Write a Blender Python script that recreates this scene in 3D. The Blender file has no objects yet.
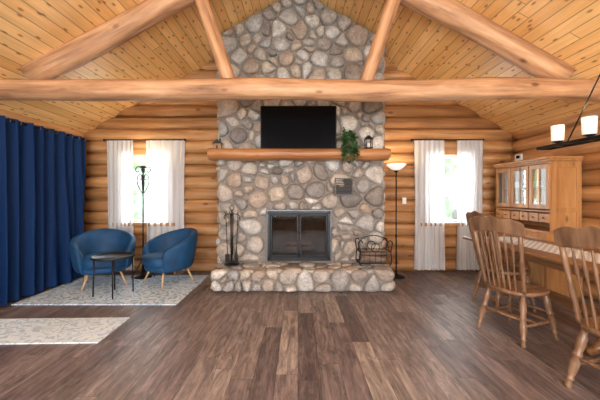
import bpy, bmesh, math, random
from mathutils import Vector, Matrix, Quaternion
random.seed(7)
S = bpy.context.scene
try:
    S.view_settings.view_transform = 'Standard'
    S.view_settings.look = 'None'
except Exception: pass
CAMH=1.35; HW=3.75; BW=5.26; EAVE=2.44; SL=0.57; REAR=-2.6
def ceil_z(x): return EAVE+SL*(HW-abs(x))
# ---------------------------------------------------------------- materials
class NT:
    def __init__(s,name):
        s.m=bpy.data.materials.new(name); s.m.use_nodes=True
        s.t=s.m.node_tree; s.b=s.t.nodes['Principled BSDF']; s.o=s.t.nodes['Material Output']
    def n(s,typ,props=None,**ins):
        nd=s.t.nodes.new(typ)
        for k,v in (props or {}).items(): setattr(nd,k,v)
        for k,v in ins.items():
            key=int(k[1:]) if k[0]=='i' and k[1:].isdigit() else k.replace('_',' ')
            s.set(nd.inputs[key],v)
        return nd
    def set(s,inp,v):
        if isinstance(v,bpy.types.NodeSocket): s.t.links.new(v,inp)
        elif isinstance(v,bpy.types.Node): s.t.links.new(v.outputs[0],inp)
        else:
            if isinstance(v,(tuple,list)) and inp.type=='RGBA' and len(v)==3: v=(*v,1)
            inp.default_value=v
    def math(s,op,a,b=0.0,c=None):
        nd=s.t.nodes.new('ShaderNodeMath'); nd.operation=op
        s.set(nd.inputs[0],a); s.set(nd.inputs[1],b)
        if c is not None: s.set(nd.inputs[2],c)
        return nd.outputs[0]
    def ramp(s,fac,stops,interp='LINEAR'):
        nd=s.t.nodes.new('ShaderNodeValToRGB'); nd.color_ramp.interpolation=interp
        e=nd.color_ramp.elements
        while len(e)<len(stops): e.new(0.5)
        for i,(p,c) in enumerate(stops):
            e[i].position=p; e[i].color=(*c,1) if len(c)==3 else c
        s.set(nd.inputs[0],fac); return nd.outputs[0]
    def mix(s,fac,a,b,mode='MIX'):
        nd=s.t.nodes.new('ShaderNodeMix'); nd.data_type='RGBA'; nd.blend_type=mode
        s.set(nd.inputs[0],fac); s.set(nd.inputs[6],a); s.set(nd.inputs[7],b)
        return nd.outputs[2]
    def p(s,**kw):
        for k,v in kw.items(): s.set(s.b.inputs[k.replace('_',' ')],v)
        return s
    def bump(s,h,strength=.3,dist=.01):
        b=s.n('ShaderNodeBump',Strength=strength,Distance=dist,Height=h)
        s.set(s.b.inputs['Normal'],b.outputs[0])
def plain(name,col,rough=.5,metal=0,noise=0.0,nscale=20,bump=0,**kw):
    t=NT(name); t.p(Roughness=rough,Metallic=metal,**kw)
    tc=t.n('ShaderNodeTexCoord')
    nz=t.n('ShaderNodeTexNoise',Vector=tc.outputs['Object'],Scale=nscale,Detail=3.0)
    a=tuple(max(0,c*(1-noise)) for c in col); b=tuple(min(1,c*(1+noise)) for c in col)
    t.p(Base_Color=t.ramp(nz.outputs[0],[(.3,a),(.7,b)]))
    if bump: t.bump(nz.outputs[0],bump,.01)
    return t.m
def wood(name,dark,mid,light,axis='X',rough=.45,gs=9,stretch=.08,knots=True,attr=False,bump=.15,kscale=2.2):
    t=NT(name); tc=t.n('ShaderNodeTexCoord')
    sc=[1,1,1]; sc['XYZ'.index(axis)]=stretch
    vec=tc.outputs['Object']
    if attr:
        at=t.n('ShaderNodeAttribute',{'attribute_name':'rnd'})
        off=t.math('MULTIPLY',at.outputs['Fac'],37.0)
        cmb=t.n('ShaderNodeCombineXYZ',X=off,Y=off,Z=off)
        vec=t.n('ShaderNodeVectorMath',{'operation':'ADD'},i0=vec,i1=cmb).outputs[0]
    mp=t.n('ShaderNodeMapping',Vector=vec,Scale=sc)
    nz=t.n('ShaderNodeTexNoise',Vector=mp,Scale=float(gs),Detail=6.0,Roughness=.62,Distortion=.4)
    col=t.ramp(nz.outputs[0],[(.28,dark),(.5,mid),(.72,light)])
    n2=t.n('ShaderNodeTexNoise',Vector=vec,Scale=1.7,Detail=2.0)
    col=t.mix(.55,col,t.ramp(n2.outputs[0],[(.3,(.62,.58,.55)),(.65,(1,1,1))]),'MULTIPLY')
    if knots:
        sc2=[1,1,1]; sc2['XYZ'.index(axis)]=.45
        mp2=t.n('ShaderNodeMapping',Vector=vec,Scale=sc2)
        v=t.n('ShaderNodeTexVoronoi',Vector=mp2,Scale=float(kscale*2))
        k=t.ramp(v.outputs['Distance'],[(.05,(.22,.13,.08)),(.13,(1,1,1))])
        col=t.mix(.85,col,k,'MULTIPLY')
    if attr:
        col=t.mix(.8,col,t.ramp(at.outputs['Fac'],[(0,(.68,.62,.56)),(.5,(.9,.88,.85)),(1,(1.15,1.12,1.05))]),'MULTIPLY')
    t.p(Base_Color=col,Roughness=rough); t.bump(nz.outputs[0],bump,.008)
    return t.m
def planks(name,cols,across,along,w,L,rough,gapw=.03,knots=False,grain=(.7,1.1),gapcol=.35,coat=0,kcol=(.3,.14,.06),gsc=22.0,saw=False):
    t=NT(name); tc=t.n('ShaderNodeTexCoord'); sp=t.n('ShaderNodeSeparateXYZ',i0=tc.outputs['Object'])
    A=sp.outputs['XYZ'.index(across)]; B=sp.outputs['XYZ'.index(along)]
    a=t.math('DIVIDE',A,w); ia=t.math('FLOOR',a); fa=t.math('FRACT',a)
    r1=t.n('ShaderNodeTexWhiteNoise',{'noise_dimensions':'1D'},W=ia).outputs['Value']
    b=t.math('ADD',t.math('DIVIDE',B,L),t.math('MULTIPLY',r1,7.3)); ib=t.math('FLOOR',b); fb=t.math('FRACT',b)
    cv=t.n('ShaderNodeCombineXYZ',X=ia,Y=ib,Z=0.0)
    r2=t.n('ShaderNodeTexWhiteNoise',{'noise_dimensions':'2D'},Vector=cv).outputs['Value']
    base=t.ramp(r2,[(i/max(1,len(cols)-1),c) for i,c in enumerate(cols)])
    off=t.math('MULTIPLY',r2,50.0)
    gx=t.math('ADD',t.math('MULTIPLY',A,1.0),off)
    gv=t.n('ShaderNodeCombineXYZ',X=t.math('MULTIPLY',gx,gsc),Y=t.math('MULTIPLY',B,1.3),Z=off)
    g=t.n('ShaderNodeTexNoise',Vector=gv,Scale=1.0,Detail=6.0,Roughness=.65,Distortion=.6)
    col=t.mix(1.0,base,t.ramp(g.outputs[0],[(.3,(grain[0],)*3),(.68,(grain[1],)*3)]),'MULTIPLY')
    if saw:
        gv2=t.n('ShaderNodeCombineXYZ',X=t.math('MULTIPLY',gx,14.0),Y=t.math('MULTIPLY',B,2.6),Z=off)
        g2=t.n('ShaderNodeTexNoise',Vector=gv2,Scale=1.0,Detail=6.0,Roughness=.75,Distortion=1.5)
        col=t.mix(1.0,col,t.ramp(g2.outputs[0],[(.32,(.46,.40,.40)),(.5,(1,.98,.97)),(.66,(1.55,1.50,1.43))]),'MULTIPLY')
    if knots:
        kv=t.n('ShaderNodeCombineXYZ',X=t.math('MULTIPLY',gx,9.0),Y=t.math('MULTIPLY',B,3.4),Z=0.0)
        v=t.n('ShaderNodeTexVoronoi',{'voronoi_dimensions':'2D'},Vector=kv,Scale=1.0)
        col=t.mix(.8,col,t.ramp(v.outputs['Distance'],[(.05,kcol),(.13,(1,1,1))]),'MULTIPLY')
    e=t.math('MINIMUM',fa,t.math('SUBTRACT',1.0,fa))
    eb=t.math('MULTIPLY',t.math('MINIMUM',fb,t.math('SUBTRACT',1.0,fb)),L/w)
    em=t.math('MINIMUM',e,eb)
    gm=t.ramp(em,[(0,(gapcol,)*3),(gapw,(1,1,1))])
    col=t.mix(1.0,col,gm,'MULTIPLY')
    t.p(Base_Color=col,Roughness=rough,Coat_Weight=coat,Coat_Roughness=.25)
    t.bump(gm,.4,.004)
    return t.m
M_floor=planks('floor_planks',[(.105,.080,.080),(.165,.132,.124),(.22,.182,.168),(.12,.090,.092),(.265,.222,.20),(.185,.148,.138),(.135,.100,.100)],'X','Y',.165,1.25,.45,.02,grain=(.55,1.4),gapcol=.4,saw=True)
M_ceil=planks('ceiling_pine',[(.74,.40,.14),(.82,.475,.185),(.90,.57,.25),(.77,.43,.155)],'X','Y',.115,3.2,.42,.06,True,(.82,1.1),.28)
M_logX=wood('log_wood_x',(.23,.095,.04),(.51,.255,.10),(.78,.47,.23),'X',.38,8,.07,True,True)
M_logY=wood('log_wood_y',(.23,.095,.04),(.51,.255,.10),(.78,.47,.23),'Y',.38,8,.07,True,True)
M_beam=wood('beam_wood',(.19,.085,.045),(.49,.26,.13),(.70,.44,.25),'X',.6,12,.10,True,bump=.6)
M_mantel=wood('mantel_wood',(.22,.08,.025),(.40,.165,.055),(.52,.245,.09),'X',.35,7,.08,True)
M_chink=plain('log_chinking',(.055,.025,.012),.8,noise=.2)
M_trim=wood('window_trim_wood',(.30,.14,.05),(.45,.22,.08),(.55,.30,.13),'Z',.4,10,.1,False)
M_chair=wood('chair_wood',(.11,.055,.03),(.23,.125,.068),(.36,.215,.125),'Z',.32,12,.12,False)
M_table=wood('table_wood',(.13,.055,.024),(.25,.12,.05),(.36,.19,.09),'Y',.28,10,.08,False)
M_pine=wood('hutch_pine',(.34,.14,.045),(.50,.235,.08),(.60,.32,.125),'Z',.38,9,.1,True,kscale=2)
M_lightwood=wood('leg_wood',(.40,.25,.13),(.55,.36,.2),(.65,.45,.27),'Z',.4,10,.1,False)
M_bark=wood('firewood_bark',(.08,.05,.03),(.2,.13,.09),(.35,.27,.2),'X',.8,14,.3,False)
M_black=plain('black_iron',(.012,.012,.013),.42,.6,noise=.1)
M_blackp=plain('black_plastic',(.006,.006,.007),.5)
M_screen=plain('tv_screen',(.002,.002,.003),.3,Specular_IOR_Level=.04)
M_steel=plain('brushed_steel',(.22,.22,.23),.4,.9,noise=.1)
M_frame=plain('black_steel_frame',(.018,.018,.020),.4,.6,noise=.1)
M_vent=plain('bronze_vent',(.09,.08,.07),.5,.3,noise=.1)
M_firebrick=plain('firebox_lining',(.10,.075,.062),.85,noise=.5,nscale=9)
M_blue=plain('teal_blue_velvet',(.0015,.046,.125),.7,noise=.35,nscale=6,bump=.1,Sheen_Weight=.08,Sheen_Roughness=.4,Sheen_Tint=(.1,.4,.8))
M_white=plain('white_plastic',(.75,.74,.72),.5)
M_mortar=plain('mortar',(.24,.205,.175),.9,noise=.25,nscale=30,bump=.5)
M_leaf=plain('pothos_leaf',(.018,.06,.012),.5,noise=.5,nscale=9)
M_foliage=plain('tree_foliage',(.50,.62,.36),.7,noise=.5,nscale=3,bump=.6)
M_grass=plain('lawn_grass',(.5,.6,.32),.9,noise=.4,nscale=3)
M_trunk=plain('tree_bark',(.12,.09,.06),.9,noise=.4)
M_basket=plain('terracotta_pot',(.30,.17,.09),.7,noise=.3)
def stone_mat():
    t=NT('river_stone'); at=t.n('ShaderNodeAttribute',{'attribute_name':'rnd'}); tc=t.n('ShaderNodeTexCoord')
    base=t.ramp(at.outputs['Fac'],[(0,(.17,.15,.14)),(.12,(.42,.35,.29)),(.26,(.29,.285,.285)),(.4,(.50,.43,.355)),(.52,(.23,.21,.20)),(.64,(.50,.49,.475)),(.76,(.37,.285,.225)),(.88,(.36,.335,.31)),(1,(.64,.61,.56))])
    n1=t.n('ShaderNodeTexNoise',Vector=tc.outputs['Object'],Scale=9.0,Detail=6.0,Roughness=.75)
    n2=t.n('ShaderNodeTexNoise',Vector=tc.outputs['Object'],Scale=60.0,Detail=3.0)
    c=t.mix(1.0,base,t.ramp(n1.outputs[0],[(.3,(.58,.55,.52)),(.7,(1.38,1.35,1.30))]),'MULTIPLY')
    c=t.mix(1.0,c,t.ramp(n2.outputs[0],[(.35,(.75,.75,.75)),(.65,(1.16,1.16,1.16))]),'MULTIPLY')
    t.p(Base_Color=c,Roughness=.62); t.bump(n1.outputs[0],.45,.025); return t.m
M_stone=stone_mat()
def fabric(name,col,transl=.5,rough=.8,sheen=0):
    t=NT(name); tc=t.n('ShaderNodeTexCoord')
    nz=t.n('ShaderNodeTexNoise',Vector=tc.outputs['Object'],Scale=180.0,Detail=2.0)
    c=t.ramp(nz.outputs[0],[(.3,tuple(v*.85 for v in col)),(.7,col)])
    t.p(Base_Color=c,Roughness=rough,Sheen_Weight=sheen,Specular_IOR_Level=.2)
    if transl>0:
        tr=t.n('ShaderNodeBsdfTranslucent',Color=c)
        mx=t.n('ShaderNodeMixShader',i0=transl,i1=t.b.outputs[0],i2=tr)
        t.t.links.new(mx.outputs[0],t.o.inputs[0])
    return t.m
M_sheer=fabric('white_curtain_fabric',(.88,.88,.88),.45)
M_navy=fabric('navy_curtain_fabric',(.0015,.021,.088),.0,.75,0)
def glass(name,tint=(.95,.98,1),gl=.12):
    t=NT(name); tr=t.n('ShaderNodeBsdfTransparent',Color=tint); g=t.n('ShaderNodeBsdfGlossy',Color=(1,1,1),Roughness=.05)
    mx=t.n('ShaderNodeMixShader',i0=gl,i1=tr,i2=g); t.t.links.new(mx.outputs[0],t.o.inputs[0]); return t.m
M_glass=glass('window_glass'); M_fglass=glass('smoked_fire_glass',(.7,.66,.62),.02); M_hglass=glass('hutch_glass',(.85,.9,.88),.2)
def shade(name,col,st):
    t=NT(name); t.p(Base_Color=(.85,.83,.78),Roughness=.4,Emission_Color=col,Emission_Strength=st); return t.m
M_shade=shade('frosted_glass_shade',(1,.86,.66),.5)
M_bowl=shade('alabaster_bowl',(1,.90,.75),.55)
def rugmat(name,a,b,scale,seedoff):
    t=NT(name); tc=t.n('ShaderNodeTexCoord'); mp=t.n('ShaderNodeMapping',Vector=tc.outputs['Object'],Location=(seedoff,0,0))
    dn=t.n('ShaderNodeTexNoise',Vector=mp,Scale=scale*1.5,Detail=2.0)
    wv=t.n('ShaderNodeVectorMath',{'operation':'MULTIPLY_ADD'},i0=dn.outputs['Color'],i1=(.25,.25,.25),i2=mp.outputs[0])
    v=t.n('ShaderNodeTexVoronoi',{'feature':'F1'},Vector=wv.outputs[0],Scale=scale)
    w=t.math('SINE',t.math('MULTIPLY',v.outputs['Distance'],30.0))
    n=t.n('ShaderNodeTexNoise',Vector=mp,Scale=scale*3,Detail=6.0,Roughness=.7)
    f=t.math('ADD',t.math('MULTIPLY',w,.16),n.outputs[0])
    c=t.ramp(f,[(.36,b),(.50,a),(.70,a)])
    n2=t.n('ShaderNodeTexNoise',Vector=tc.outputs['Object'],Scale=150.0)
    t.p(Base_Color=c,Roughness=.95); t.bump(n2.outputs[0],.3,.005); return t.m
M_rug1=rugmat('blue_grey_rug_pile',(.66,.77,.86),(.30,.43,.55),4.0,0)
M_rug2=rugmat('cream_rug_pile',(.70,.79,.86),(.45,.56,.66),4.4,5)
def runner_mat():
    t=NT('lace_runner'); tc=t.n('ShaderNodeTexCoord')
    ch=t.n('ShaderNodeTexChecker',Vector=tc.outputs['Object'],Scale=28.0,Color1=(.75,.73,.7),Color2=(.42,.42,.44))
    t.p(Base_Color=ch.outputs[0],Roughness=.9); return t.m
M_runner=runner_mat()
# ---------------------------------------------------------------- geometry helpers
def link(o,parent=None):
    S.collection.objects.link(o)
    if parent: o.parent=parent
    return o
def group(name,loc=(0,0,0),rz=0,sc=1):
    e=bpy.data.objects.new(name,None); e.empty_display_size=.1; e.location=loc; e.rotation_euler=(0,0,rz); e.scale=(sc,)*3
    S.collection.objects.link(e); return e
def mesh(name,v,f,mat,parent=None,smooth=False,rnd=None,fix=True):
    me=bpy.data.meshes.new(name); me.from_pydata([tuple(p) for p in v],[],f)
    if rnd is not None:
        a=me.attributes.new('rnd','FLOAT','POINT'); a.data.foreach_set('value',rnd)
    if fix:
        bm=bmesh.new(); bm.from_mesh(me); bmesh.ops.recalc_face_normals(bm,faces=bm.faces[:]); bm.to_mesh(me); bm.free()
    me.polygons.foreach_set('use_smooth',[smooth]*len(me.polygons))
    if mat: me.materials.append(mat)
    o=bpy.data.objects.new(name,me); return link(o,parent)
def box(name,c,s,mat,parent=None,bevel=.006,rot=None,seg=2):
    bm=bmesh.new(); bmesh.ops.create_cube(bm,size=1); bmesh.ops.scale(bm,vec=s,verts=bm.verts[:])
    b=min(bevel,min(s)*.45)
    if b>0: bmesh.ops.bevel(bm,geom=bm.edges[:],offset=b,segments=seg,affect='EDGES',profile=.5)
    if rot is not None: bmesh.ops.transform(bm,matrix=rot,verts=bm.verts[:])
    bmesh.ops.translate(bm,vec=c,verts=bm.verts[:])
    me=bpy.data.meshes.new(name); bm.to_mesh(me); bm.free(); me.materials.append(mat)
    return link(bpy.data.objects.new(name,me),parent)
def sweep(pts,rad,seg=10,cap=True,sx=1.0):
    pts=[Vector(p) for p in pts]; n=len(pts)
    if not hasattr(rad,'__len__'): rad=[rad]*n
    V=[];F=[]; T=[]
    for i in range(n):
        a=pts[max(0,i-1)]; b=pts[min(n-1,i+1)]; d=(b-a); T.append(d.normalized() if d.length>1e-9 else Vector((0,0,1)))
    up=Vector((0,0,1)) if abs(T[0].z)<.9 else Vector((1,0,0))
    nn=T[0].cross(up).normalized()
    for i in range(n):
        if i>0:
            q=T[i-1].rotation_difference(T[i]); nn=q@nn
        bb=T[i].cross(nn).normalized()
        for k in range(seg):
            a=2*math.pi*k/seg
            V.append(pts[i]+nn*math.cos(a)*rad[i]*sx+bb*math.sin(a)*rad[i])
    for i in range(n-1):
        for k in range(seg):
            F.append((i*seg+k,i*seg+(k+1)%seg,(i+1)*seg+(k+1)%seg,(i+1)*seg+k))
    if cap:
        F.append(tuple(range(seg))[::-1]); F.append(tuple((n-1)*seg+k for k in range(seg)))
    return V,F
def tube(name,pts,rad,mat,parent=None,seg=10,sx=1.0):
    V,F=sweep(pts,rad,seg,True,sx); return mesh(name,V,F,mat,parent,True)
def tubes(name,lst,mat,parent=None,seg=8):
    V=[];F=[]
    for pts,r in lst:
        v,f=sweep(pts,r,seg); o=len(V); V+=v; F+=[tuple(i+o for i in q) for q in f]
    return mesh(name,V,F,mat,parent,True)
def turned(p1,p2,prof):
    p1=Vector(p1);p2=Vector(p2)
    return [p1.lerp(p2,t) for t,_ in prof],[r for _,r in prof]
LEG=[(0,.014),(.04,.019),(.12,.013),(.14,.020),(.17,.020),(.19,.015),(.3,.023),(.42,.026),(.52,.018),(.54,.026),(.57,.026),(.6,.019),(.72,.026),(.85,.024),(.88,.018),(1,.017)]
def lathe(name,prof,loc,mat,parent=None,seg=28):
    V=[];F=[]
    for r,z in prof:
        for k in range(seg):
            a=2*math.pi*k/seg; V.append((loc[0]+r*math.cos(a),loc[1]+r*math.sin(a),loc[2]+z))
    for i in range(len(prof)-1):
        for k in range(seg): F.append((i*seg+k,i*seg+(k+1)%seg,(i+1)*seg+(k+1)%seg,(i+1)*seg+k))
    if prof[0][0]>1e-4: F.append(tuple(range(seg)))
    if prof[-1][0]>1e-4: F.append(tuple((len(prof)-1)*seg+k for k in range(seg)))
    return mesh(name,V,F,mat,parent,True)
def smoothpts(P,n=6):
    P=[Vector(p) for p in P]; out=[]
    for i in range(len(P)-1):
        a=P[max(0,i-1)];b=P[i];c=P[i+1];d=P[min(len(P)-1,i+2)]
        for k in range(n):
            t=k/n; out.append(.5*((2*b)+(c-a)*t+(2*a-5*b+4*c-d)*t*t+(3*b-a-3*c+d)*t**3))
    out.append(P[-1]); return out
# ---------------------------------------------------------------- room shell
box('floor',(0,(BW+.4+REAR)/2,-.05),(2*HW+.6,BW+.8-REAR,.1),M_floor,None,0)
for sgn,nm in ((-1,'ceiling'),(1,'ceiling')):
    y0,y1=REAR-.4,BW+.4; xo=HW+.35
    v=[(0,y0,ceil_z(0)),(0,y1,ceil_z(0)),(sgn*xo,y1,EAVE-SL*.35),(sgn*xo,y0,EAVE-SL*.35)]
    v+= [(x,y,z+.12) for x,y,z in v]
    mesh(nm,v,[(0,1,2,3),(7,6,5,4),(0,3,7,4),(1,5,6,2),(0,4,5,1),(3,2,6,7)],M_ceil)
P=.21; R=.112
def logwall(name,axis,const,lo,hi,openings,gable,mat):
    V=[];F=[];A=[]; i=0
    while True:
        zc=P*(i+.5)
        l,h=lo,hi
        if gable:
            if zc>EAVE-.1:
                w=HW+.15-(zc-.03-EAVE)/SL
                if w<.1: break
                l,h=max(lo,-w),min(hi,w)
        elif zc>EAVE+.02: break
        segs=[(l,h)]
        for (a,b,z0,z1) in openings:
            if z0-.01<zc<z1+.01:
                ns=[]
                for s in segs:
                    if b<=s[0] or a>=s[1]: ns.append(s); continue
                    if a>s[0]: ns.append((s[0],a))
                    if b<s[1]: ns.append((b,s[1]))
                segs=ns
        for s in segs:
            n=max(2,int((s[1]-s[0])/.35)); pts=[];rr=[]
            ph=random.random()*6
            for k in range(n+1):
                t=s[0]+(s[1]-s[0])*k/n; wob=.004*math.sin(t*2.1+ph)
                pts.append((t,const+wob,zc) if axis=='X' else (const+wob,t,zc)); rr.append(R*(1+.03*math.sin(t*1.3+ph*2)))
            v,f=sweep(pts,rr,18); o=len(V); V+=v; F+=[tuple(q+o for q in ff) for ff in f]; A+=[random.random()]*len(v)
        i+=1
    return mesh(name,V,F,mat,None,True,A)
WZ0,WZ1=P*4,P*10
WIN=[(-3.10,-2.22,WZ0,WZ1),(2.22,3.06,WZ0,WZ1)]
wb=logwall('wall_back','X',BW+.11,-HW-.1,HW+.1,WIN,True,M_logX)
RW=[(-2.9,2.9,P*2,P*11)]
logwall('wall_rear','X',REAR-.11,-HW-.1,HW+.1,RW,True,M_logX)
logwall('wall_left','Y',-HW-.11,REAR-.2,BW+.2,[],False,M_logY)
logwall('wall_right','Y',HW+.11,REAR-.2,BW+.2,[],False,M_logY)
# chinking strips behind the logs
def chink(name,axis,const,lo,hi,openings):
    lst=[]; g=group(name)
    if axis=='Y':
        box('chinking_panel',(const,(lo+hi)/2,1.2),(.06,hi-lo,2.4),M_chink,g,0); return
    xs=sorted([lo,hi]+[v for o in openings for v in o[:2]])
    for a,b in zip(xs[:-1],xs[1:]):
        o=[q for q in openings if abs(q[0]-a)<1e-6]
        if o:
            z0,z1=o[0][2:]
            box('chinking_panel',((a+b)/2,const,z0/2),(b-a,.06,z0),M_chink,g,0)
            box('chinking_panel',((a+b)/2,const,(z1+2.4)/2),(b-a,.06,2.4-z1),M_chink,g,0)
        else: box('chinking_panel',((a+b)/2,const,1.2),(b-a,.06,2.4),M_chink,g,0)
    d=.03
    v=[(-HW-.1,const-d,2.38),(HW+.1,const-d,2.38),(0,const-d,ceil_z(0)),(-HW-.1,const+d,2.38),(HW+.1,const+d,2.38),(0,const+d,ceil_z(0))]
    mesh('chinking_gable',v,[(0,1,2),(5,4,3),(0,3,4,1),(1,4,5,2),(2,5,3,0)],M_chink,g)
chink('trim_chinking_back','X',BW+.13,-HW-.1,HW+.1,WIN)
chink('trim_chinking_rear','X',REAR-.13,-HW-.1,HW+.1,RW)
chink('trim_chinking_left','Y',-HW-.13,REAR-.1,BW+.1,[])
chink('trim_chinking_right','Y',HW+.13,REAR-.1,BW+.1,[])
def window(name,a,b,z0,z1,y,mull=True,inn=-1):
    g=group(name); w=b-a; cx=(a+b)/2; cz=(z0+z1)/2; h=z1-z0
    yf=y
    for nm,c,s in (('casing_left',(a-.0,yf,cz),(.09,.30,h+.12)),('casing_right',(b,yf,cz),(.09,.30,h+.12)),('casing_top',(cx,yf,z1),(w+.14,.30,.1)),('sill',(cx,yf+inn*.03,z0),(w+.2,.36,.06))):
        box(nm,c,s,M_trim,g)
    yy=y+.02
    box('sash_rail_mid',(cx,yy,cz),(w-.08,.04,.045),M_white,g)
    for nm,c,s in (('sash_left',(a+.06,yy,cz),(.04,.05,h-.1)),('sash_right',(b-.06,yy,cz),(.04,.05,h-.1)),('sash_top',(cx,yy,z1-.07),(w-.1,.05,.04)),('sash_bottom',(cx,yy,z0+.05),(w-.1,.05,.04))):
        box(nm,c,s,M_white,g,.003)
    if not mull:
        for k in range(1,4): box('mullion_%d'%k,(a+w*k/4,yy,cz),(.06,.05,h-.1),M_white,g,.003)
    box('glass_pane',(cx,yy+.02,cz),(w-.1,.006,h-.1),M_glass,g,0)
window('window_1',*WIN[0],BW+.12); window('window_2',*WIN[1],BW+.12); window('added_rear_window',*RW[0],REAR-.12,False,1)  # the third, rear window is unseen, added as a light source
# ---------------------------------------------------------------- truss
def logbeam(name,p1,p2,r,mat,parent,seg=24,ph=0,taper=1.0):
    p1=Vector(p1);p2=Vector(p2);L=(p2-p1).length;n=max(3,int(L/.25))
    pts=[(L*k/n,.012*math.sin(k*.7+ph),.012*math.sin(k*.5+ph*2)) for k in range(n+1)]
    rr=[r*(1+(taper-1)*k/n)*(1+.035*math.sin(k*1.1+ph)) for k in range(n+1)]
    V,F=sweep(pts,rr,seg); o=mesh(name,V,F,mat,parent,True)
    o.location=p1; o.rotation_mode='QUATERNION'; o.rotation_quaternion=Vector((1,0,0)).rotation_difference(p2-p1); return o
TY=3.47; g=group('log_roof_truss'); TZ=2.568
logbeam('tie_beam',(-3.72,TY,TZ),(3.72,TY,TZ),.120,M_beam,g,ph=1)
nrm=Vector((SL,0,1)).normalized()
for s in (-1,1):
    a=Vector((s*3.10,TY+.02,ceil_z(3.10)-.07)); b=Vector((0,TY+.02,ceil_z(0)-.22))
    logbeam('rafter_%s'%('left' if s<0 else 'right'),a,b,.130,M_beam,g,ph=s)
    logbeam('brace_%s'%('left' if s<0 else 'right'),(s*.78,TY,TZ+.08),(s*1.17,TY,ceil_z(1.17)-.16),.080,M_beam,g,ph=s+2)
# ---------------------------------------------------------------- stone fireplace
def clip(poly,nx,ny,d):
    out=[];n=len(poly)
    for i in range(n):
        p=poly[i];q=poly[(i+1)%n];sp=p[0]*nx+p[1]*ny-d;sq=q[0]*nx+q[1]*ny-d
        if sp<=0: out.append(p)
        if (sp<0<sq) or (sq<0<sp):
            t=sp/(sp-sq); out.append((p[0]+(q[0]-p[0])*t,p[1]+(q[1]-p[1])*t))
    return out
def area_c(P_):
    A=cx=cy=0
    for i in range(len(P_)):
        x0,y0=P_[i];x1,y1=P_[(i+1)%len(P_)];c=x0*y1-x1*y0;A+=c;cx+=(x0+x1)*c;cy+=(y0+y1)*c
    if abs(A)<1e-9: return 0,P_[0]
    return abs(A)/2,(cx/(3*A),cy/(3*A))
def voro(bound,size,seed,ay=1.2):
    rn=random.Random(seed); b=[(x,y*ay) for x,y in bound]
    A,_=area_c(b); n=max(2,int(A/(size*size)))
    x0=min(p[0] for p in b);x1=max(p[0] for p in b);y0=min(p[1] for p in b);y1=max(p[1] for p in b)
    def inside(p):
        for i in range(len(b)):
            q=b[i];r=b[(i+1)%len(b)]
            if (r[0]-q[0])*(p[1]-q[1])-(r[1]-q[1])*(p[0]-q[0])<0: return False
        return True
    pts=[]
    while len(pts)<n:
        p=(rn.uniform(x0,x1),rn.uniform(y0,y1))
        if inside(p): pts.append(p)
    W=[(rn.choice([.15,.4,.8,1.15,1.45])*size*.46)**2 for _ in pts]
    for it in range(6):
        cells=[]
        for i,p in enumerate(pts):
            poly=list(b)
            near=sorted(((q[0]-p[0])**2+(q[1]-p[1])**2,j) for j,q in enumerate(pts) if j!=i)[:26]
            for d2,j in near:
                q=pts[j];dx=q[0]-p[0];dy=q[1]-p[1]
                if d2<1e-10: continue
                c=(q[0]**2+q[1]**2-p[0]**2-p[1]**2+W[i]-W[j])/2
                poly=clip(poly,dx,dy,c)
                if len(poly)<3: break
            cells.append(poly)
        if it<5:
            pts=[ (lambda ac:(ac[1] if ac[0]>0 else p))(area_c(c)) if len(c)>2 else (rn.uniform(x0,x1),rn.uniform(y0,y1)) for c,p in zip(cells,pts)]
    return [[(x,y/ay) for x,y in c] for c in cells if len(c)>2]
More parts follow.
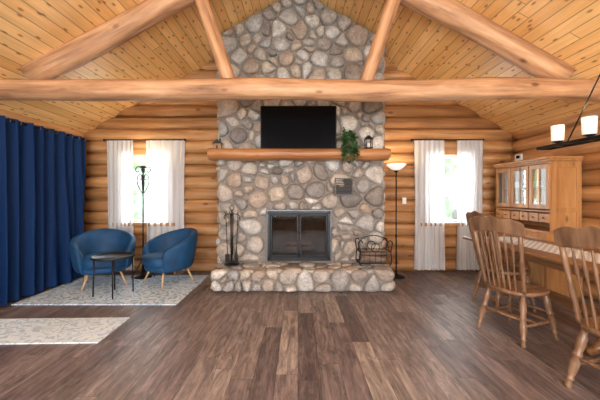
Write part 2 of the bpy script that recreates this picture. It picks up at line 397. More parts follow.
def stones(bound,size,fn,seed,acc,excl=None,gap=.011,hh=(.03,.065),ay=1.2):
    rn=random.Random(seed+99); V,F,A=acc
    for c in voro(bound,size,seed,ay):
        ar,(cx,cy)=area_c(c)
        if ar<.0012: continue
        if excl:
            ex0,ex1,ey0,ey1=excl
            if ex0<cx<ex1 and ey0<cy<ey1:
                continue
            ds=[(ex0-cx,0),(cx-ex1,1),(ey0-cy,2),(cy-ey1,3)]; k=max(ds)[1]
            c=clip(c,*[(1,0,ex0),(-1,0,-ex1),(0,1,ey0),(0,-1,-ey1)][k])
            if len(c)<3: continue
            ar,(cx,cy)=area_c(c)
            if ar<.0012: continue
        # inset by gap
        q=list(c);n=len(c)
        sgn=1 if sum(c[i][0]*c[(i+1)%n][1]-c[(i+1)%n][0]*c[i][1] for i in range(n))>0 else -1
        for i in range(n):
            x0,y0=c[i];x1,y1=c[(i+1)%n];L=math.hypot(x1-x0,y1-y0)
            if L<1e-6: continue
            nx,ny=sgn*(y1-y0)/L,-sgn*(x1-x0)/L
            q=clip(q,nx,ny,nx*x0+ny*y0-gap*rn.uniform(.7,1.5))
            if len(q)<3: break
        if len(q)<3: continue
        for _ in range(3):
            r=[];m=len(q)
            for i in range(m):
                a=q[i];b2=q[(i+1)%m]
                r.append((a[0]*.75+b2[0]*.25,a[1]*.75+b2[1]*.25)); r.append((a[0]*.25+b2[0]*.75,a[1]*.25+b2[1]*.75))
            q=r
        m=len(q); _,(cx,cy)=area_c(q)
        h=rn.uniform(*hh); tx,ty=rn.uniform(-.08,.08),rn.uniform(-.08,.08); ph=rn.random()*6
        o=len(V); rings=[(1.0,-.02),(1.0,h*.3),(.95,h*.6),(.84,h*.82),(.6,h*.96),(.3,h*1.03)]
        for sc,w in rings:
            for (x,y) in q:
                dx,dy=(x-cx)*sc,(y-cy)*sc; a=math.atan2(dy,dx)
                ww=w+(0 if w<0 else (tx*dx+ty*dy)+.004*math.sin(3*a+ph))
                V.append(fn(cx+dx,cy+dy,ww))
        V.append(fn(cx,cy,h*1.05))
        for k in range(len(rings)-1):
            for i in range(m): F.append((o+k*m+i,o+k*m+(i+1)%m,o+(k+1)*m+(i+1)%m,o+(k+1)*m+i))
        e=o+(len(rings)-1)*m
        for i in range(m): F.append((e+i,e+(i+1)%m,o+len(rings)*m))
        A+= [rn.random()]*(len(rings)*m+1)
CX0,CX1=-1.26,1.35; CY=4.70; HT=.31; HY=4.18; HX0,HX1=-1.21,1.35
FB=(-.46,.49,.345,1.10)
fp=group('stone_fireplace')
def pent(x0,x1,zb,yoff=0): return [(x0,zb),(x1,zb),(x1,ceil_z(x1)-.02),(0,ceil_z(0)-.02),(x0,ceil_z(x0)-.02)]
# mortar core, with a firebox opening
def prism(name,poly,y0,y1,mat,par):
    n=len(poly); v=[(x,y0,z) for x,z in poly]+[(x,y1,z) for x,z in poly]
    f=[tuple(range(n)),tuple(range(2*n-1,n-1,-1))]+[(i,(i+1)%n,n+(i+1)%n,n+i) for i in range(n)]
    return mesh(name,v,f,mat,par)
i_=.02
prism('mortar_left',[(CX0+i_,0),(FB[0],0),(FB[0],FB[3]),(CX0+i_,FB[3])],CY,BW-.01,M_mortar,fp)
prism('mortar_right',[(FB[1],0),(CX1-i_,0),(CX1-i_,FB[3]),(FB[1],FB[3])],CY,BW-.01,M_mortar,fp)
prism('mortar_below',[(FB[0],0),(FB[1],0),(FB[1],FB[2]),(FB[0],FB[2])],CY,BW-.01,M_mortar,fp)
prism('mortar_chimney',pent(CX0+i_,CX1-i_,FB[3]),CY,BW-.01,M_mortar,fp)
box('hearth_mortar',((HX0+HX1)/2,(HY+CY)/2,HT/2-.01),(HX1-HX0-.06,CY-HY,HT-.02),M_mortar,fp,.03)
acc=([],[],[])
stones(pent(CX0,CX1,HT),.225,lambda u,v,w:(u,CY-w,v),3,acc,excl=(FB[0]-.01,FB[1]+.01,HT,FB[3]+.0),gap=.011,hh=(.05,.10),ay=1.1)
for sx,x in ((-1,CX0+i_),(1,CX1-i_)):
    stones([(CY-.02,0),(BW-.02,0),(BW-.02,ceil_z(x)-.05),(CY-.02,ceil_z(x)-.05)],.2,lambda u,v,w,x=x,sx=sx:(x+sx*w*.8,u,v),20+sx,acc)
stones([(HX0,.005),(HX1,.005),(HX1,HT+.01),(HX0,HT+.01)],.18,lambda u,v,w:(u,HY-w,v),31,acc,gap=.008,ay=1.0,hh=(.05,.09))
stones([(HX0,HY-.03),(HX1,HY-.03),(HX1,CY-.05),(HX0,CY-.05)],.21,lambda u,v,w:(u,v,HT-.03+w*.7),41,acc,gap=.009,ay=1.0)
for sx,x in ((-1,HX0+.03),(1,HX1-.03)):
    stones([(HY,.005),(CY,.005),(CY,HT-.01),(HY,HT-.01)],.16,lambda u,v,w,x=x,sx=sx:(x+sx*w,u,v),50+sx,acc,gap=.009,ay=1.0)
mesh('river_stones',acc[0],acc[1],M_stone,fp,True,acc[2])
# firebox insert
fx=group('fireplace_insert'); fcx=(FB[0]+FB[1])/2; fw=FB[1]-FB[0]; fh=FB[3]-FB[2]; fcz=(FB[2]+FB[3])/2
box('firebox_back',(fcx,5.15,fcz),(fw-.01,.03,fh-.01),M_firebrick,fx,0)
for k,x in ((0,FB[0]+.02),(1,FB[1]-.02)): box('firebox_side_%d'%k,(x,4.93,fcz),(.03,.42,fh-.01),M_firebrick,fx,0)
box('firebox_top',(fcx,4.93,FB[3]-.02),(fw-.08,.42,.03),M_firebrick,fx,0); box('firebox_floor',(fcx,4.93,FB[2]+.02),(fw-.08,.42,.03),M_firebrick,fx,0)
yf=CY-.06
box('frame_top',(fcx,yf,FB[3]-.01),(fw+.03,.10,.055),M_frame,fx); box('frame_bottom',(fcx,yf,FB[2]+.025),(fw+.03,.10,.055),M_frame,fx)
box('frame_left',(FB[0]+.01,yf,fcz),(.05,.10,fh-.02),M_frame,fx); box('frame_right',(FB[1]-.01,yf,fcz),(.05,.10,fh-.02),M_frame,fx)
box('frame_trim_top',(fcx,yf-.052,FB[3]+.012),(fw+.03,.008,.010),M_steel,fx,.002); box('frame_trim_left',(FB[0]-.012,yf-.052,fcz),(.008,.008,fh+.03),M_steel,fx,.002); box('frame_trim_right',(FB[1]+.012,yf-.052,fcz),(.008,.008,fh+.03),M_steel,fx,.002)
for k,s in enumerate((-1,1)):
    dx=fcx+s*.222; dw=.435
    for nm,c,sz in (('stile_a',(dx-dw/2+.015,yf-.03,fcz),(.026,.03,fh-.10)),('stile_b',(dx+dw/2-.015,yf-.03,fcz),(.026,.03,fh-.10)),('rail_top',(dx,yf-.03,FB[3]-.055),(dw,.03,.03)),('rail_bottom',(dx,yf-.03,FB[2]+.068),(dw,.03,.03))):
        box('door_%d_%s'%(k,nm),c,sz,M_black,fx,.003)
    box('door_%d_glass'%k,(dx,yf-.02,fcz),(dw-.05,.006,fh-.14),M_fglass,fx,0)
    tube('door_%d_handle'%k,[(fcx+s*.02,yf-.04,fcz+.06),(fcx+s*.02,yf-.07,fcz+.04),(fcx+s*.02,yf-.07,fcz-.04),(fcx+s*.02,yf-.04,fcz-.06)],.006,M_steel,fx)
tubes('grate_bars',[([(fcx-.25+.1*k,4.8,.43),(fcx-.25+.1*k,5.0,.43),(fcx-.25+.1*k,5.03,.5)],.008) for k in range(6)],M_black,fx)
tubes('charred_logs',[([(fcx-.26,4.86,.48),(fcx+.22,4.9,.48)],.045),([(fcx-.2,4.96,.49),(fcx+.26,4.93,.49)],.04),([(fcx-.2,4.88,.56),(fcx+.2,4.95,.56)],.038)],M_bark,fx,12)
# mantel
mg=group('log_mantel')
MY=CY-.22
def mantel():
    x0,x1=-1.33,1.36; n=22; V=[];F=[]; prof=[]
    zb,zt=1.868,2.035
    pr=[(0.17,zb+.01),(0.0,zb),(-.07,zb+.02),(-.105,zb+.06),(-.115,zb+.10),(-.10,zb+.14),(-.07,zt),(.17,zt)]
    for i in range(n+1):
        x=x0+(x1-x0)*i/n; w=.006*math.sin(i*.9)
        for y,z in pr: V.append((x,MY+y*(1 if y>0 else 1+.05*math.sin(i*.6))-0.0,z+(w if z<zt else 0)))
    m=len(pr)
    for i in range(n):
        for k in range(m): F.append((i*m+k,i*m+(k+1)%m,(i+1)*m+(k+1)%m,(i+1)*m+k))
    F.append(tuple(range(m))); F.append(tuple(n*m+k for k in range(m)))
    o=mesh('half_log_shelf',V,F,M_mantel,mg,False)
    b=o.modifiers.new('b','BEVEL'); b.width=.012; b.segments=3
mantel()
# vent grille
vg=group('vent_grille',( .70,CY-.105,1.475))
for nm,c,s in (('frame_top',(0,0,.125),(.28,.03,.02)),('frame_bottom',(0,0,-.125),(.28,.03,.02)),('frame_left',(-.13,0,0),(.02,.03,.25)),('frame_right',(.13,0,0),(.02,.03,.25)),('backing',(0,.02,0),(.26,.02,.25))):
    box(nm,c,s,M_black if nm=='backing' else M_vent,vg,.003)
for k in range(9): box('louver_%d'%k,(0,0,-.1+.025*k),(.25,.02,.008),M_vent,vg,.001,Matrix.Rotation(.5,3,'X').to_4x4())
# TV
tv=group('television'); ty=CY-.17; tx=(298.5-298)/300*4.6; tz=2.36
box('housing',(tx,ty+.025,tz),(1.15,.05,.68),M_blackp,tv,.008); box('screen',(tx,ty-.003,tz+.006),(1.125,.006,.645),M_screen,tv,.001)
box('wall_mount',(tx,CY-.08,tz),(.4,.12,.3),M_black,tv); 
# ---------------------------------------------------------------- mantel decor
pl=group('potted_trailing_vine',(.74,MY-.02,2.036))
lathe('pot',[(.045,0),(.06,.03),(.07,.09),(.074,.11),(.066,.11),(.06,.09),(.0,.085)],(0,0,0),M_basket,pl)
rn=random.Random(5); LV=[];LF=[]; stems=[]
def leaf(p,d,s):
    d=Vector(d).normalized(); side=d.cross(Vector((rn.uniform(-1,1),-1,rn.uniform(-.3,.9)))).normalized(); nn=side.cross(d)
    o=len(LV)
    for a,b,c in ((0,0,0),(.35,.42,.08),(.75,.28,.05),(1.1,0,-.08),(.75,-.28,.05),(.35,-.42,.08),(.5,0,-.02)):
        LV.append(Vector(p)+d*a*s+side*b*s+nn*c*s)
    for a,b in ((0,1),(1,2),(2,3),(3,4),(4,5),(5,0)): LF.append((o+a,o+b,o+6))
for k in range(30):
    a=rn.uniform(0,6.28); front=rn.random()<.6
    r=rn.uniform(.06,.13); top=rn.uniform(.15,.29); drop=rn.uniform(.04,.24) if math.sin(a)<-.1 else .0
    x,y=math.cos(a)*r,math.sin(a)*r*.8
    pts=[(0,0,.08),(x*.5,y*.5,top),(x,y-.02,top*.7)]
    if drop>.05: pts+= [(x*1.1,-.12,.03),(x*1.15,-.145,-.05),(x*1.2,-.15,-drop)]
    pp=smoothpts(pts,4); stems.append((pp,.0025))
    for q in pp[3:]:
        leaf(q,(rn.uniform(-1,1),rn.uniform(-1,.1),rn.uniform(-.9,.6)),rn.uniform(.03,.052))
tubes('stems',stems,M_leaf,pl,5); mesh('leaves',LV,LF,M_leaf,pl,True,fix=False)
la=group('candle_lantern',(1.05,MY-.01,2.036))
box('base',(0,0,.01),(.11,.11,.02),M_black,la); box('roof_plate',(0,0,.155),(.11,.11,.012),M_black,la)
for x in(-.045,.045):
    for y in(-.045,.045): box('post',(x,y,.085),(.01,.01,.14),M_black,la,.002)
lathe('roof',[(.055,.16),(.03,.19),(.012,.2),(.0,.205)],(0,0,0),M_black,la); lathe('candle',[(.022,.02),(.022,.09),(.003,.09),(.002,.105)],(0,0,0),M_white,la)
tube('ring',[(.025*math.cos(t*.3),0,.225+.025*math.sin(t*.3)) for t in range(22)],.003,M_black,la)
ho=group('wooden_cabin_ornament',(-1.2,MY,2.036))
box('cabin_body',(0,0,.04),(.12,.08,.08),M_basket,ho); 
prism('cabin_roof',[(-.075,.08),(.075,.08),(0,.14)],-.05,.05,M_black,ho); box('chimney',(.035,0,.125),(.02,.02,.05),M_black,ho,.002); box('door',(0,-.042,.025),(.025,.006,.05),M_black,ho,.001)
# fireplace tools
ft=group('fireplace_tool_set',(-.97,4.40,HT+.025))
lathe('base',[(.11,0),(.11,.012),(.03,.025),(.012,.03)],(0,0,0),M_black,ft)
L=[([(0,0,.02),(0,0,.80)],.009)]
L.append((smoothpts([(-.11,0,.66),(-.1,0,.72),(0,0,.74),(.1,0,.72),(.11,0,.66)]),.006))
L.append((smoothpts([(0,-.09,.66),(0,-.08,.71),(0,0,.74),(0,.08,.71),(0,.09,.66)]),.006))
L.append(([(.03*math.cos(t*.35),0,.83+.035*math.sin(t*.35)) for t in range(19)],.006))
for x,y in ((-.09,0),(.09,0),(0,-.09),(0,.09)): L.append(([(x,y,.74),(x*.7,y*.7,.12)],.006)); L.append(([(x,y,.74),(x+.015,y,.77),(x,y,.8),(x-.015,y,.77),(x,y,.74)],.004))
tubes('stand_and_rods',L,M_black,ft,8)
box('shovel_blade',(-.063,-.005,.09),(.07,.015,.12),M_black,ft,.01); box('brush_head',(.063,0,.09),(.045,.05,.11),M_black,ft,.012)
tube('poker_hook',smoothpts([(0,-.063,.14),(0,-.065,.06),(.03,-.065,.04),(.04,-.065,.08)]),.006,M_black,ft)
# log rack
lr=group('firewood_rack',(1.10,4.38,HT+.03))
L=[]
for y in(-.12,.12):
    L.append((smoothpts([(-.2,y,.0),(-.23,y,.06),(-.22,y,.2),(-.24,y,.33),(-.2,y,.36),(-.18,y,.33)],5),.008)); L.append((smoothpts([(.2,y,.0),(.23,y,.06),(.22,y,.2),(.24,y,.33),(.2,y,.36),(.18,y,.33)],5),.008))
    L.append(([(-.22,y,.04),(.22,y,.04)],.008)); L.append(([(-.22,y,.2),(.22,y,.2)],.006))
    for k in range(5): L.append(([(-.16+.08*k,y,.04),(-.16+.08*k,y,.2)],.004))
    L.append(([(.0+.06*math.cos(t*.33),y,.26+.06*math.sin(t*.33)) for t in range(20)],.005))
for x in(-.22,.22):
    for z in (.04,.2): L.append(([(x,-.12,z),(x,.12,z)],.007))
L.append((smoothpts([(-.22,0,.2),(-.18,0,.36),(0,0,.42),(.18,0,.36),(.22,0,.2)],5),.007))
tubes('iron_frame',L,M_black,lr,8)
tubes('firewood',[([(-.19,-.06,.09),(.18,-.05,.09)],.04),([(-.18,.04,.09),(.19,.04,.09)],.042),([(-.17,-.01,.165),(.18,0,.165)],.038)],M_bark,lr,12)
# ---------------------------------------------------------------- floor lamps
def lamp(name,loc,H,scroll):
    g=group(name,loc)
    lathe('base',[(.14,0),(.14,.012),(.09,.03),(.03,.045),(.015,.06)],(0,0,0),M_black,g)
    lathe('pole',[(.011,.05),(.011,H*.35),(.018,H*.36),(.018,H*.37),(.011,H*.38),(.011,H-.14),(.03,H-.13),(.035,H-.11),(.02,H-.1)],(0,0,0),M_black,g,14)
    lathe('bowl',[(.02,H-.105),(.07,H-.09),(.13,H-.045),(.165,H),(.155,H),(.12,H-.04),(.06,H-.075),(.0,H-.085)],(0,0,0),M_bowl,g)
    if scroll:
        L=[]
        for a in range(4):
            ca,sa=math.cos(a*math.pi/2+.3),math.sin(a*math.pi/2+.3)
            pr=[(.012,H-.55),(.05,H-.48),(.085,H-.38),(.075,H-.27),(.03,H-.25),(.02,H-.31),(.045,H-.33)]
            L.append((smoothpts([(r*ca,r*sa,z) for r,z in pr],5),.008))
            pr=[(.02,H-.14),(.08,H-.12),(.11,H-.17),(.08,H-.21),(.06,H-.18)]
            L.append((smoothpts([(r*ca,r*sa,z) for r,z in pr],5),.008))
            pr=[(.012,.30),(.06,.2),(.12,.1),(.16,.03),(.18,.012)]
            L.append((smoothpts([(r*ca,r*sa,z) for r,z in pr],5),.008))
        tubes('scrollwork',L,M_black,g)
    li=bpy.data.lights.new(name+'_bulb','POINT'); li.energy=9; li.color=(1,.75,.45); li.shadow_soft_size=.05
    o=bpy.data.objects.new('bulb_light',li); o.location=(0,0,H+.03); link(o,g)
lamp('torchiere_floor_lamp',(-2.53,4.90,0),1.93,True)
lamp('torchiere_floor_lamp',(1.62,4.95,0),1.86,False)
# ---------------------------------------------------------------- curtains
def curtain(name,axis,const,a,b,z0,z1,folds,amp,mat,parent=None,seed=1,pinch=.0):
    rn=random.Random(seed); nu=folds*12; nv=22; V=[];F=[]
    phs=[rn.uniform(-.5,.5) for _ in range(folds+2)]
    for j in range(nv+1):
        t=j/nv; z=z1+(z0-z1)*t
        for i in range(nu+1):
            u=i/nu; k=u*folds; kk=int(k)
            ph=phs[min(kk,folds)]*(1-(k-kk))+phs[min(kk+1,folds+1)]*(k-kk)
            am=amp*(.55+.6*t)*(1+.35*math.sin(kk*2.3+seed))
            d=am*math.sin(2*math.pi*k+ph*t*2)+.25*am*math.sin(2*math.pi*k*2.1+3*t+seed)
            w=u-.5; s=1-pinch*math.sin(math.pi*t)
            p=(a+b)/2+(b-a)*w*s+.012*math.sin(4*math.pi*k+t)
            V.append((p,const+d,z) if axis=='X' else (const+d,p,z))
    for j in range(nv):
        for i in range(nu): q=j*(nu+1)+i; F.append((q,q+1,q+nu+2,q+nu+1))
    return mesh(name,V,F,mat,parent,True)
for nm,xs,sd in (('w',((-3.30,-2.84),(-2.62,-1.95)),2),('e',((2.00,2.52),(2.74,3.19)),7)):
    g=group('white_curtain_pair')
    for k,(a,b) in enumerate(xs): curtain('panel_%d'%(k+1),'X',BW-.09,a,b,.06,2.29,6,.028,M_sheer,g,sd+k,.05)
    x0,x1=xs[0][0]-.04,xs[1][1]+.0
    tube('rod',[(x0,BW-.09,2.30),(x1,BW-.09,2.30)],.011,M_black,g)
    for x in (x0,x1): lathe('finial',[(0,-.02),(.018,-.012),(.022,0),(.018,.012),(0,.02)],(x,BW-.09,2.30),M_black,g,12); tube('bracket',[(x+(.05 if x==x0 else -.05),BW-.09,2.30),(x+(.05 if x==x0 else -.05),BW+.0,2.30)],.008,M_black,g)
g=group('blue_curtain_pair')
curtain('panel_far','Y',-3.56,3.55,5.02,.03,2.30,8,.075,M_navy,g,3)
curtain('panel_near','Y',-3.56,1.9,3.45,.03,2.30,8,.075,M_navy,g,5)
tube('rod',[(-3.56,1.8,2.27),(-3.56,5.1,2.27)],.014,M_black,g)
for y in (1.85,3.5,5.08): tube('bracket',[(-3.56,y,2.27),(-3.76,y,2.27)],.01,M_black,g)
L=[]
for k in range(22):
    y=1.95+k*.145; L.append(([(-3.56+.026*math.cos(t*.524),y,2.27+.026*math.sin(t*.524)) for t in range(13)],.004))
tubes('grommet_rings',L,M_steel,g)
# ---------------------------------------------------------------- rugs
def rug(name,cx,cy,w,d,rz,mat,bord):
    g=box(name,(0,0,0),(w,d,.012),mat,None,.004); g.location=(cx,cy,.0065); g.rotation_euler=(0,0,rz); return g
rug('area_rug',-2.50,4.34,2.02,1.34,0,M_rug1,None)
rug('area_rug',-2.72,2.98,1.78,.56,.03,M_rug2,None)
# ---------------------------------------------------------------- barrel chairs
def barrel(loc,rz,sc=1):
    g=group('blue_velvet_barrel_chair',loc,rz,sc)   # faces local -y ; back at +y
    n=40; V=[];F=[]; cs=16; zb=.24
    th0=math.radians(132)
    for i in range(n+1):
        th=-th0+2*th0*i/n; c=abs(th)/th0
        zt=.83-.26*(c**1.6); 
        if c>.9: zt-=.05*((c-.9)/.1)**2
        rad=.335; thk=.055*(1-.15*c)
        dirx,diry=math.sin(th),math.cos(th)
        ex,ey=1.08,1.02
        for k in range(cs):
            a=2*math.pi*k/cs
            cc,ss=math.cos(a),math.sin(a)
            px=math.copysign(abs(cc)**.6,cc)*thk; pz=math.copysign(abs(ss)**.5,ss)
            z=(zb+zt)/2+pz*(zt-zb)/2
            hfr=(z-zb)/(zt-zb); fl=.06*hfr*(1-.5*c)-.03*(1-hfr)
            r=rad+px+fl
            V.append((dirx*r*ex,diry*r*ey,z))
    for i in range(n):
        for k in range(cs): F.append((i*cs+k,i*cs+(k+1)%cs,(i+1)*cs+(k+1)%cs,(i+1)*cs+k))
    F.append(tuple(range(cs))); F.append(tuple(n*cs+k for k in range(cs)))
    mesh('wrap_shell',V,F,M_blue,g,True)
    def sq(name,a,b,zs,cy):
        V=[];F=[];m=36
        for (s,z) in zs:
            for k in range(m):
                t=2*math.pi*k/m; c,ss=math.cos(t),math.sin(t)
                x=math.copysign(abs(c)**.7,c)*a*s; y=math.copysign(abs(ss)**.7,ss)*b*s+cy
                V.append((x,y,z))
        for i in range(len(zs)-1):
            for k in range(m): F.append((i*m+k,i*m+(k+1)%m,(i+1)*m+(k+1)%m,(i+1)*m+k))
        F.append(tuple(range(m))); F.append(tuple((len(zs)-1)*m+k for k in range(m)))
        return mesh(name,V,F,M_blue,g,True)
    sq('seat_base',.31,.31,[(.85,.215),(.95,.225),(1,.25),(1,.31)],-.02)
    sq('seat_cushion',.305,.325,[(.9,.31),(.98,.325),(1,.35),(1,.40),(.985,.43),(.93,.452),(.7,.465),(.3,.47)],-.045)
    for x in(-1,1):
        for y in(-1,1):
            tube('leg',[(x*.20,y*.19,.235),(x*.285,y*.265,.0)],[.019,.011],M_lightwood,g,12)
    return g
barrel((-2.92,4.52,.0135),math.radians(34),.96)
barrel((-1.99,4.62,.0135),math.radians(-38),.96)
# side table
st=group('round_side_table',(-2.47,4.02,.013))
lathe('tray_top',[(0,.50),(.245,.50),(.255,.505),(.255,.53),(.247,.53),(.243,.512),(0,.512)],(0,0,0),M_blackp,st,40)
L=[]
for k in range(4):
    a=k*math.pi/2+.5; c,s=math.cos(a),math.sin(a)
    L.append(([(.22*c,.22*s,.5),(.225*c,.225*s,.25),(.23*c,.23*s,.009)],.009))
for k in range(2):
    a=k*math.pi/2+.5; L.append(([(.22*math.cos(a),.22*math.sin(a),.485),(-.22*math.cos(a),-.22*math.sin(a),.485)],.007))
tubes('wire_legs',L,M_black,st)
# ---------------------------------------------------------------- dining chairs
def dchair(loc,rz):
    g=group('dining_chair',loc,rz)  # front = +y local
    V=[];F=[];m=32;rings=[(.86,.425),(.97,.43),(1,.445),(.99,.462),(.93,.466),(.6,.452),(.25,.448)]
    for s,z in rings:
        for k in range(m):
            t=2*math.pi*k/m;c,ss=math.cos(t),math.sin(t)
            x=math.copysign(abs(c)**.65,c)*(.235-.025*(ss<0)*abs(ss))*s; y=math.copysign(abs(ss)**.65,ss)*.225*s
            V.append((x,y,z))
    for i in range(len(rings)-1):
        for k in range(m): F.append((i*m+k,i*m+(k+1)%m,(i+1)*m+(k+1)%m,(i+1)*m+k))
    F.append(tuple(range(m))); F.append(tuple((len(rings)-1)*m+k for k in range(m)))
    mesh('seat',V,F,M_chair,g,True)
    def foot(x,y,z): # leg line point
        t=(.44-z)/.44
        return (x*(.16+.06*t),(.15+.07*t if y>0 else -.15-.08*t),z)
    i=1
    for x in(-1,1):
        for y in(-1,1):
            p,r=turned(foot(x,y,0),foot(x,y,.435),LEG); tube('leg_%d'%i,p,[q*1.15 for q in r],M_chair,g,14); i+=1
    ST=[(0,.009),(.15,.011),(.35,.016),(.45,.012),(.5,.019),(.55,.012),(.65,.016),(.85,.011),(1,.009)]
    L=[]
    for x in(-1,1): L.append(turned(foot(x,-1,.17),foot(x,1,.17),ST))
    a=Vector(foot(-1,-1,.17)).lerp(Vector(foot(-1,1,.17)),.5);b=Vector((-a.x,a.y,a.z)); L.append(turned(a,b,ST))
    L.append(turned(foot(-1,1,.25),foot(1,1,.25),ST)); L.append(turned(foot(-1,1,.16),foot(1,1,.16),ST)); L.append(turned(foot(-1,-1,.22),foot(1,-1,.22),ST))
    tubes('stretchers',L,M_chair,g,12)
    L=[]
    for x in(-1,1):
        PST=[(0,.014),(.08,.02),(.12,.014),(.15,.022),(.2,.016),(.4,.022),(.5,.016),(.52,.022),(.55,.016),(.8,.021),(1,.016)]
        L.append(turned((x*.185,-.165,.455),(x*.225,-.285,1.02),PST))
    tubes('back_posts',L,M_chair,g,12)
    L=[]
    for k in range(6):
        x=-.125+.05*k; bow=.03*(1-(x/.2)**2)
        q=[(x,-.175-.012,.455),(x*1.05,-.205-bow*.6,.62),(x*1.15,-.235-bow,.82),(x*1.2,-.275-bow,1.0)]
        pp=smoothpts(q,5); nP=len(pp); rr=[]
        for i in range(nP):
            t=i/(nP-1); rr.append(.007+.005*math.exp(-((t-.25)/.1)**2)+.007*math.exp(-((t-.72)/.12)**2))
        L.append((pp,rr))
    tubes('back_spindles',L,M_chair,g,10)
    V=[];F=[];n=20
    for i in range(n+1):
        u=-1+2*i/n; x=u*.262; y=-.325+.05*u*u; th=.012
        top=1.145-.045*abs(u)**3+.012*math.cos(u*9)*(1-abs(u)); bot=1.0+.012*math.cos(u*math.pi)
        V+= [(x,y-th-.03*0,bot),(x,y+th,bot),(x,y+th-.025,top),(x,y-th-.025,top)]
    for i in range(n):
        for k in range(4): F.append((i*4+k,i*4+(k+1)%4,(i+1)*4+(k+1)%4,(i+1)*4+k))
    F.append((0,1,2,3));F.append(tuple(n*4+k for k in range(4)))
    o=mesh('crest_rail',V,F,M_chair,g,False); b=o.modifiers.new('b','BEVEL'); b.width=.006;b.segments=2
    return g
dchair((2.13,2.93,0),math.radians(-70))
dchair((2.17,1.95,0),math.radians(-76))
dchair((2.50,3.66,0),math.radians(-88))
# dining table
dt=group('dining_table',(2.78,3.12,0))
box('top',(0,0,.745),(.88,2.3,.035),M_table,dt,.012,seg=3)
for x in(-.35,.35): box('apron_side',(x,0,.69),(.025,1.9,.08),M_table,dt)
for y in(-.95,.95): box('apron_end',(0,y,.69),(.70,.025,.08),M_table,dt)
for y in(-.62,.62):
    lathe('pedestal',[(.06,.14),(.075,.18),(.055,.22),(.05,.26),(.085,.36),(.095,.44),(.07,.52),(.05,.55),(.07,.58),(.07,.65)],(0,y,0),M_table,dt)
    box('cross_head',(0,y,.67),(.6,.09,.05),M_table,dt)
    for s in(-1,1):
        tube('foot',smoothpts([(s*.03,y,.20),(s*.15,y,.19),(s*.27,y,.08),(s*.37,y,.035)],5),[.05]*6+[.045]*5+[.034]*5,M_table,dt,12,.8)
box('stretcher',(0,0,.25),(.05,1.15,.10),M_table,dt,.015)
box('runner',(0,.05,.765),(.42,2.06,.004),M_runner,dt,.001)
# ---------------------------------------------------------------- hutch
hu=group('china_hutch'); hx0,hx1=3.33,3.735; hy0,hy1=3.95,5.04; hcy=(hy0+hy1)/2; hl=hy1-hy0; hd=hx1-hx0; hcx=(hx0+hx1)/2
bx0=3.26; bcx=(bx0+hx1)/2
box('base_cabinet',(bcx,hcy,.44),(hx1-bx0,hl+.04,.80),M_pine,hu,.008); box('base_plinth',(bcx+.01,hcy,.03),(hx1-bx0-.04,hl,.06),M_pine,hu)
box('countertop',(bcx-.005,hcy,.855),(hx1-bx0+.01,hl+.06,.03),M_pine,hu,.008)
for k in range(3):
    yk=hy0+hl*(k+.5)/3
    box('base_door_%d'%k,(bx0-.01,yk,.34),(.02,hl/3-.05,.48),M_pine,hu); box('base_door_panel_%d'%k,(bx0-.022,yk,.34),(.01,hl/3-.16,.36),M_pine,hu,.005)
    box('base_drawer_%d'%k,(bx0-.01,yk,.69),(.02,hl/3-.05,.16),M_pine,hu); lathe('drawer_knob_%d'%k,[(.0,-.015),(.014,-.01),(.016,0),(.014,.01),(0,.015)],(bx0-.03,yk,.69),M_black,hu,12)
# upper
zb,zt=.87,1.80
box('upper_back',(hx1-.012,hcy,(zb+zt)/2),(.022,hl,zt-zb),M_pine,hu,.003)
for k,y in ((0,hy0+.011),(1,hy1-.011)): box('upper_side_%d'%k,(hcx-.012,y,(zb+zt)/2),(hd-.024,.022,zt-zb),M_pine,hu,.003)
box('side_stile_a',(hx0+.035,hy0-.006,(zb+zt)/2),(.06,.014,zt-zb),M_pine,hu,.003);box('side_stile_b',(hx1-.04,hy0-.006,(zb+zt)/2),(.06,.014,zt-zb),M_pine,hu,.003)
box('side_rail_a',(hcx,hy0-.006,zt-.05),(hd-.14,.014,.08),M_pine,hu,.003);box('side_rail_b',(hcx,hy0-.006,1.16),(hd-.14,.014,.06),M_pine,hu,.003)
box('upper_top',(hcx,hcy,zt-.01),(hd,hl,.02),M_pine,hu,.002); box('upper_mid_shelf',(hcx,hcy,1.13),(hd-.03,hl-.04,.02),M_pine,hu,.002); box('upper_shelf',(hcx+.03,hcy,1.45),(hd-.1,hl-.04,.016),M_pine,hu,.002)
box('crown_lower',(hcx-.015,hcy-.0,zt+.015),(hd+.03,hl+.05,.03),M_pine,hu,.006); box('crown_upper',(hcx-.03,hcy,zt+.045),(hd+.06,hl+.08,.035),M_pine,hu,.012,seg=3)
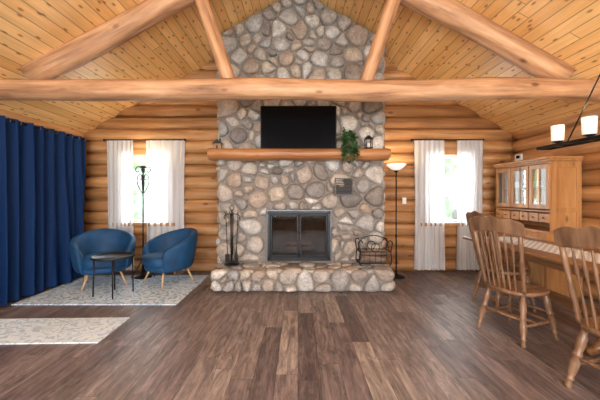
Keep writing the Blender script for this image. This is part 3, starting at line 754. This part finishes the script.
for k in range(3):
    yk=hy0+hl*(k+.5)/3; w=hl/3; z0,z1=1.16,zt-.03; zc=(z0+z1)/2
    for nm,c,s in (('stile_a',(hx0-.008,yk-w/2+.035,zc),(.022,.05,z1-z0)),('stile_b',(hx0-.008,yk+w/2-.035,zc),(.022,.05,z1-z0)),('rail_top',(hx0-.008,yk,z1-.03),(.022,w-.12,.06)),('rail_bottom',(hx0-.008,yk,z0+.03),(.022,w-.12,.06))):
        box('door_%d_%s'%(k,nm),c,s,M_pine,hu,.003)
    for q in(1,): box('door_%d_muntin'%k,(hx0-.008,yk,zc),(.012,.012,z1-z0-.1),M_pine,hu,.001)
    box('door_%d_glass'%k,(hx0,yk,zc),(.004,w-.1,z1-z0-.1),M_hglass,hu,0)
    for j in range(2):
        yd=yk+(-.5+j)*w*.48
        box('small_drawer_%d_%d'%(k,j),(hx0-.008,yd,1.04),(.024,w*.42,.12),M_pine,hu,.004); lathe('small_knob_%d_%d'%(k,j),[(0,-.01),(.01,-.006),(.011,0),(.01,.006),(0,.01)],(hx0-.03,yd,1.04),M_black,hu,10)
    for z in (1.14,1.458):
        lathe('plate_stack_%d_%d'%(k,int(z*10)),[(.05,0),(.09,.02),(.09,.035),(.05,.04),(.05,.06),(.075,.1),(.07,.1),(.04,.065),(0,.06)],(hcx+.03,yk,z),M_white,hu,20)
# ---------------------------------------------------------------- chandelier
ch=group('linear_chandelier',(2.70,2.42,0))
zb=1.86
for x in(-.07,.07): box('long_bar',(x,0,zb),(.02,1.75,.03),M_black,ch,.004)
for y in(-.87,.87,-.3,.3): box('cross_bar',(0,y,zb),(.16,.025,.03),M_black,ch,.004)
for k,y in enumerate((-.66,-.33,0,.36,.70)):
    lathe('cup_%d'%k,[(.012,zb),(.014,zb+.03),(.045,zb+.04),(.045,zb+.05),(0,zb+.05)],(0,y,0),M_black,ch,16)
    lathe('shade_%d'%k,[(.04,zb+.05),(.052,zb+.06),(.056,zb+.21),(.050,zb+.21),(.046,zb+.065),(0,zb+.06)],(0,y,0),M_shade,ch,24)
    box('plate_%d'%k,(0,y,zb),(.14,.05,.012),M_black,ch,.002)
zc=ceil_z(2.7)
tubes('hanging_rods',[([(0,.6,zb),(0,.15,zb+.75)],.006),([(0,-.6,zb),(0,-.15,zb+.75)],.006),([(0,.15,zb+.75),(0,-.15,zb+.75)],.008),([(0,0,zb+.75),(0,0,zc+.01)],.008)],M_black,ch)
lathe('canopy',[(.07,-.05),(.07,-.01),(.05,.03)],(0,0,zc),M_black,ch)
for y in(-.5,.4):
    li=bpy.data.lights.new('chandelier_bulb','POINT'); li.energy=6; li.color=(1,.8,.55); li.shadow_soft_size=.08
    o=bpy.data.objects.new('bulb_light',li); o.location=(0,y,zb+.3); link(o,ch)
# small wall items
tg=group('thermostat'); box('thermostat_case',(3.725,5.06,1.98),(.03,.16,.12),M_white,tg,.01); box('display',(3.708,5.06,1.99),(.004,.08,.05),M_screen,tg,.001)
sg=group('light_switch'); box('switch_plate',(1.86,5.25,1.25),(.07,.012,.11),M_white,sg,.004); box('rocker',(1.86,5.242,1.25),(.03,.01,.06),M_white,sg,.002)
# ---------------------------------------------------------------- outdoors
box('lawn',(0,12,-.45),(60,60,.1),M_grass,None,0)
for k,(x,y,h) in enumerate([(-6.5,11,5),(-4.0,13,6),(-9,14,6),(3.8,11.5,5.5),(6.8,13,6),(9.5,15,6.5),(0,16,6),(5.2,10,2.5),(-5,9.6,2.2)]):
    g=group('tree',(x,y,-.397)); rn=random.Random(k)
    tube('trunk',[(0,0,0),(0,0,.2),(.05,0,h*.4),(0,.05,h*.8)],[.17,.16,.12,.05],M_trunk,g,10)
    bm=bmesh.new()
    for j in range(12):
        c=Vector((rn.uniform(-1,1)*h*.24,rn.uniform(-1,1)*h*.2,h*rn.uniform(.36,.95))); r=h*rn.uniform(.13,.22)
        r0=bmesh.ops.create_icosphere(bm,subdivisions=3,radius=r,matrix=Matrix.Translation(c))
        for v in r0['verts']:
            d=(v.co-c).normalized(); v.co+=d*r*.28*math.sin(d.x*9+j)*math.sin(d.y*8+k)*math.sin(d.z*9)+d*rn.uniform(-.05,.05)*r
    me=bpy.data.meshes.new('foliage'); bm.to_mesh(me); bm.free(); me.materials.append(M_foliage); link(bpy.data.objects.new('foliage',me),g)
w=bpy.data.worlds.new('World'); S.world=w; w.use_nodes=True; nt=w.node_tree; bg=nt.nodes['Background']
tc=nt.nodes.new('ShaderNodeTexCoord'); sp=nt.nodes.new('ShaderNodeSeparateXYZ'); rp=nt.nodes.new('ShaderNodeValToRGB')
nt.links.new(tc.outputs['Generated'],sp.inputs[0]); nt.links.new(sp.outputs[2],rp.inputs[0]); nt.links.new(rp.outputs[0],bg.inputs[0])
rp.color_ramp.elements[0].position=.0; rp.color_ramp.elements[0].color=(.95,.97,1,1); rp.color_ramp.elements[1].position=.6; rp.color_ramp.elements[1].color=(.60,.76,1,1)
bg.inputs[1].default_value=5.5
# ---------------------------------------------------------------- lights
def area(name,loc,rot,sx,sy,e,col=(1,1,1)):
    l=bpy.data.lights.new(name,'AREA'); l.shape='RECTANGLE'; l.size=sx; l.size_y=sy; l.energy=e; l.color=col
    o=bpy.data.objects.new(name,l); o.location=loc; o.rotation_euler=rot; S.collection.objects.link(o); return o
area('rear_fill_light',(0,REAR+.1,1.45),(math.radians(97),0,0),5.4,1.7,350,(.90,.95,1))  # fill light added inside the rear wall, behind the camera
for x in (-2.66,2.64): area('window_daylight',(x,BW+.45,1.5),(math.radians(-90),0,0),.8,1.2,50,(.93,.97,1))
for k,(x,y) in enumerate([(-1.6,-.6),(1.6,-.6)]):
    g=group('added_fill_globe',(x,y,0)); z=2.75  # unseen globes added behind the camera to brighten room and ceiling
    lathe('globe',[(0,z-.12),(.08,z-.09),(.12,z),(.08,z+.09),(.03,z+.12)],(0,0,0),M_shade,g)
    tube('cord',[(0,0,z+.11),(0,0,ceil_z(x)+.01)],.006,M_black,g)
    l=bpy.data.lights.new('globe_fill_light','POINT'); l.energy=140; l.shadow_soft_size=.3; l.color=(1,.97,.93)
    o=bpy.data.objects.new('globe_fill_light',l); o.location=(0,0,z-.35); link(o,g)
# camera
c=bpy.data.cameras.new('camera'); c.lens=18; c.sensor_width=36; c.shift_x=2/600; c.shift_y=-5/600; c.clip_start=.05
co=bpy.data.objects.new('camera',c); co.location=(0,0,CAMH); co.rotation_euler=(math.radians(90),0,0); S.collection.objects.link(co); S.camera=co
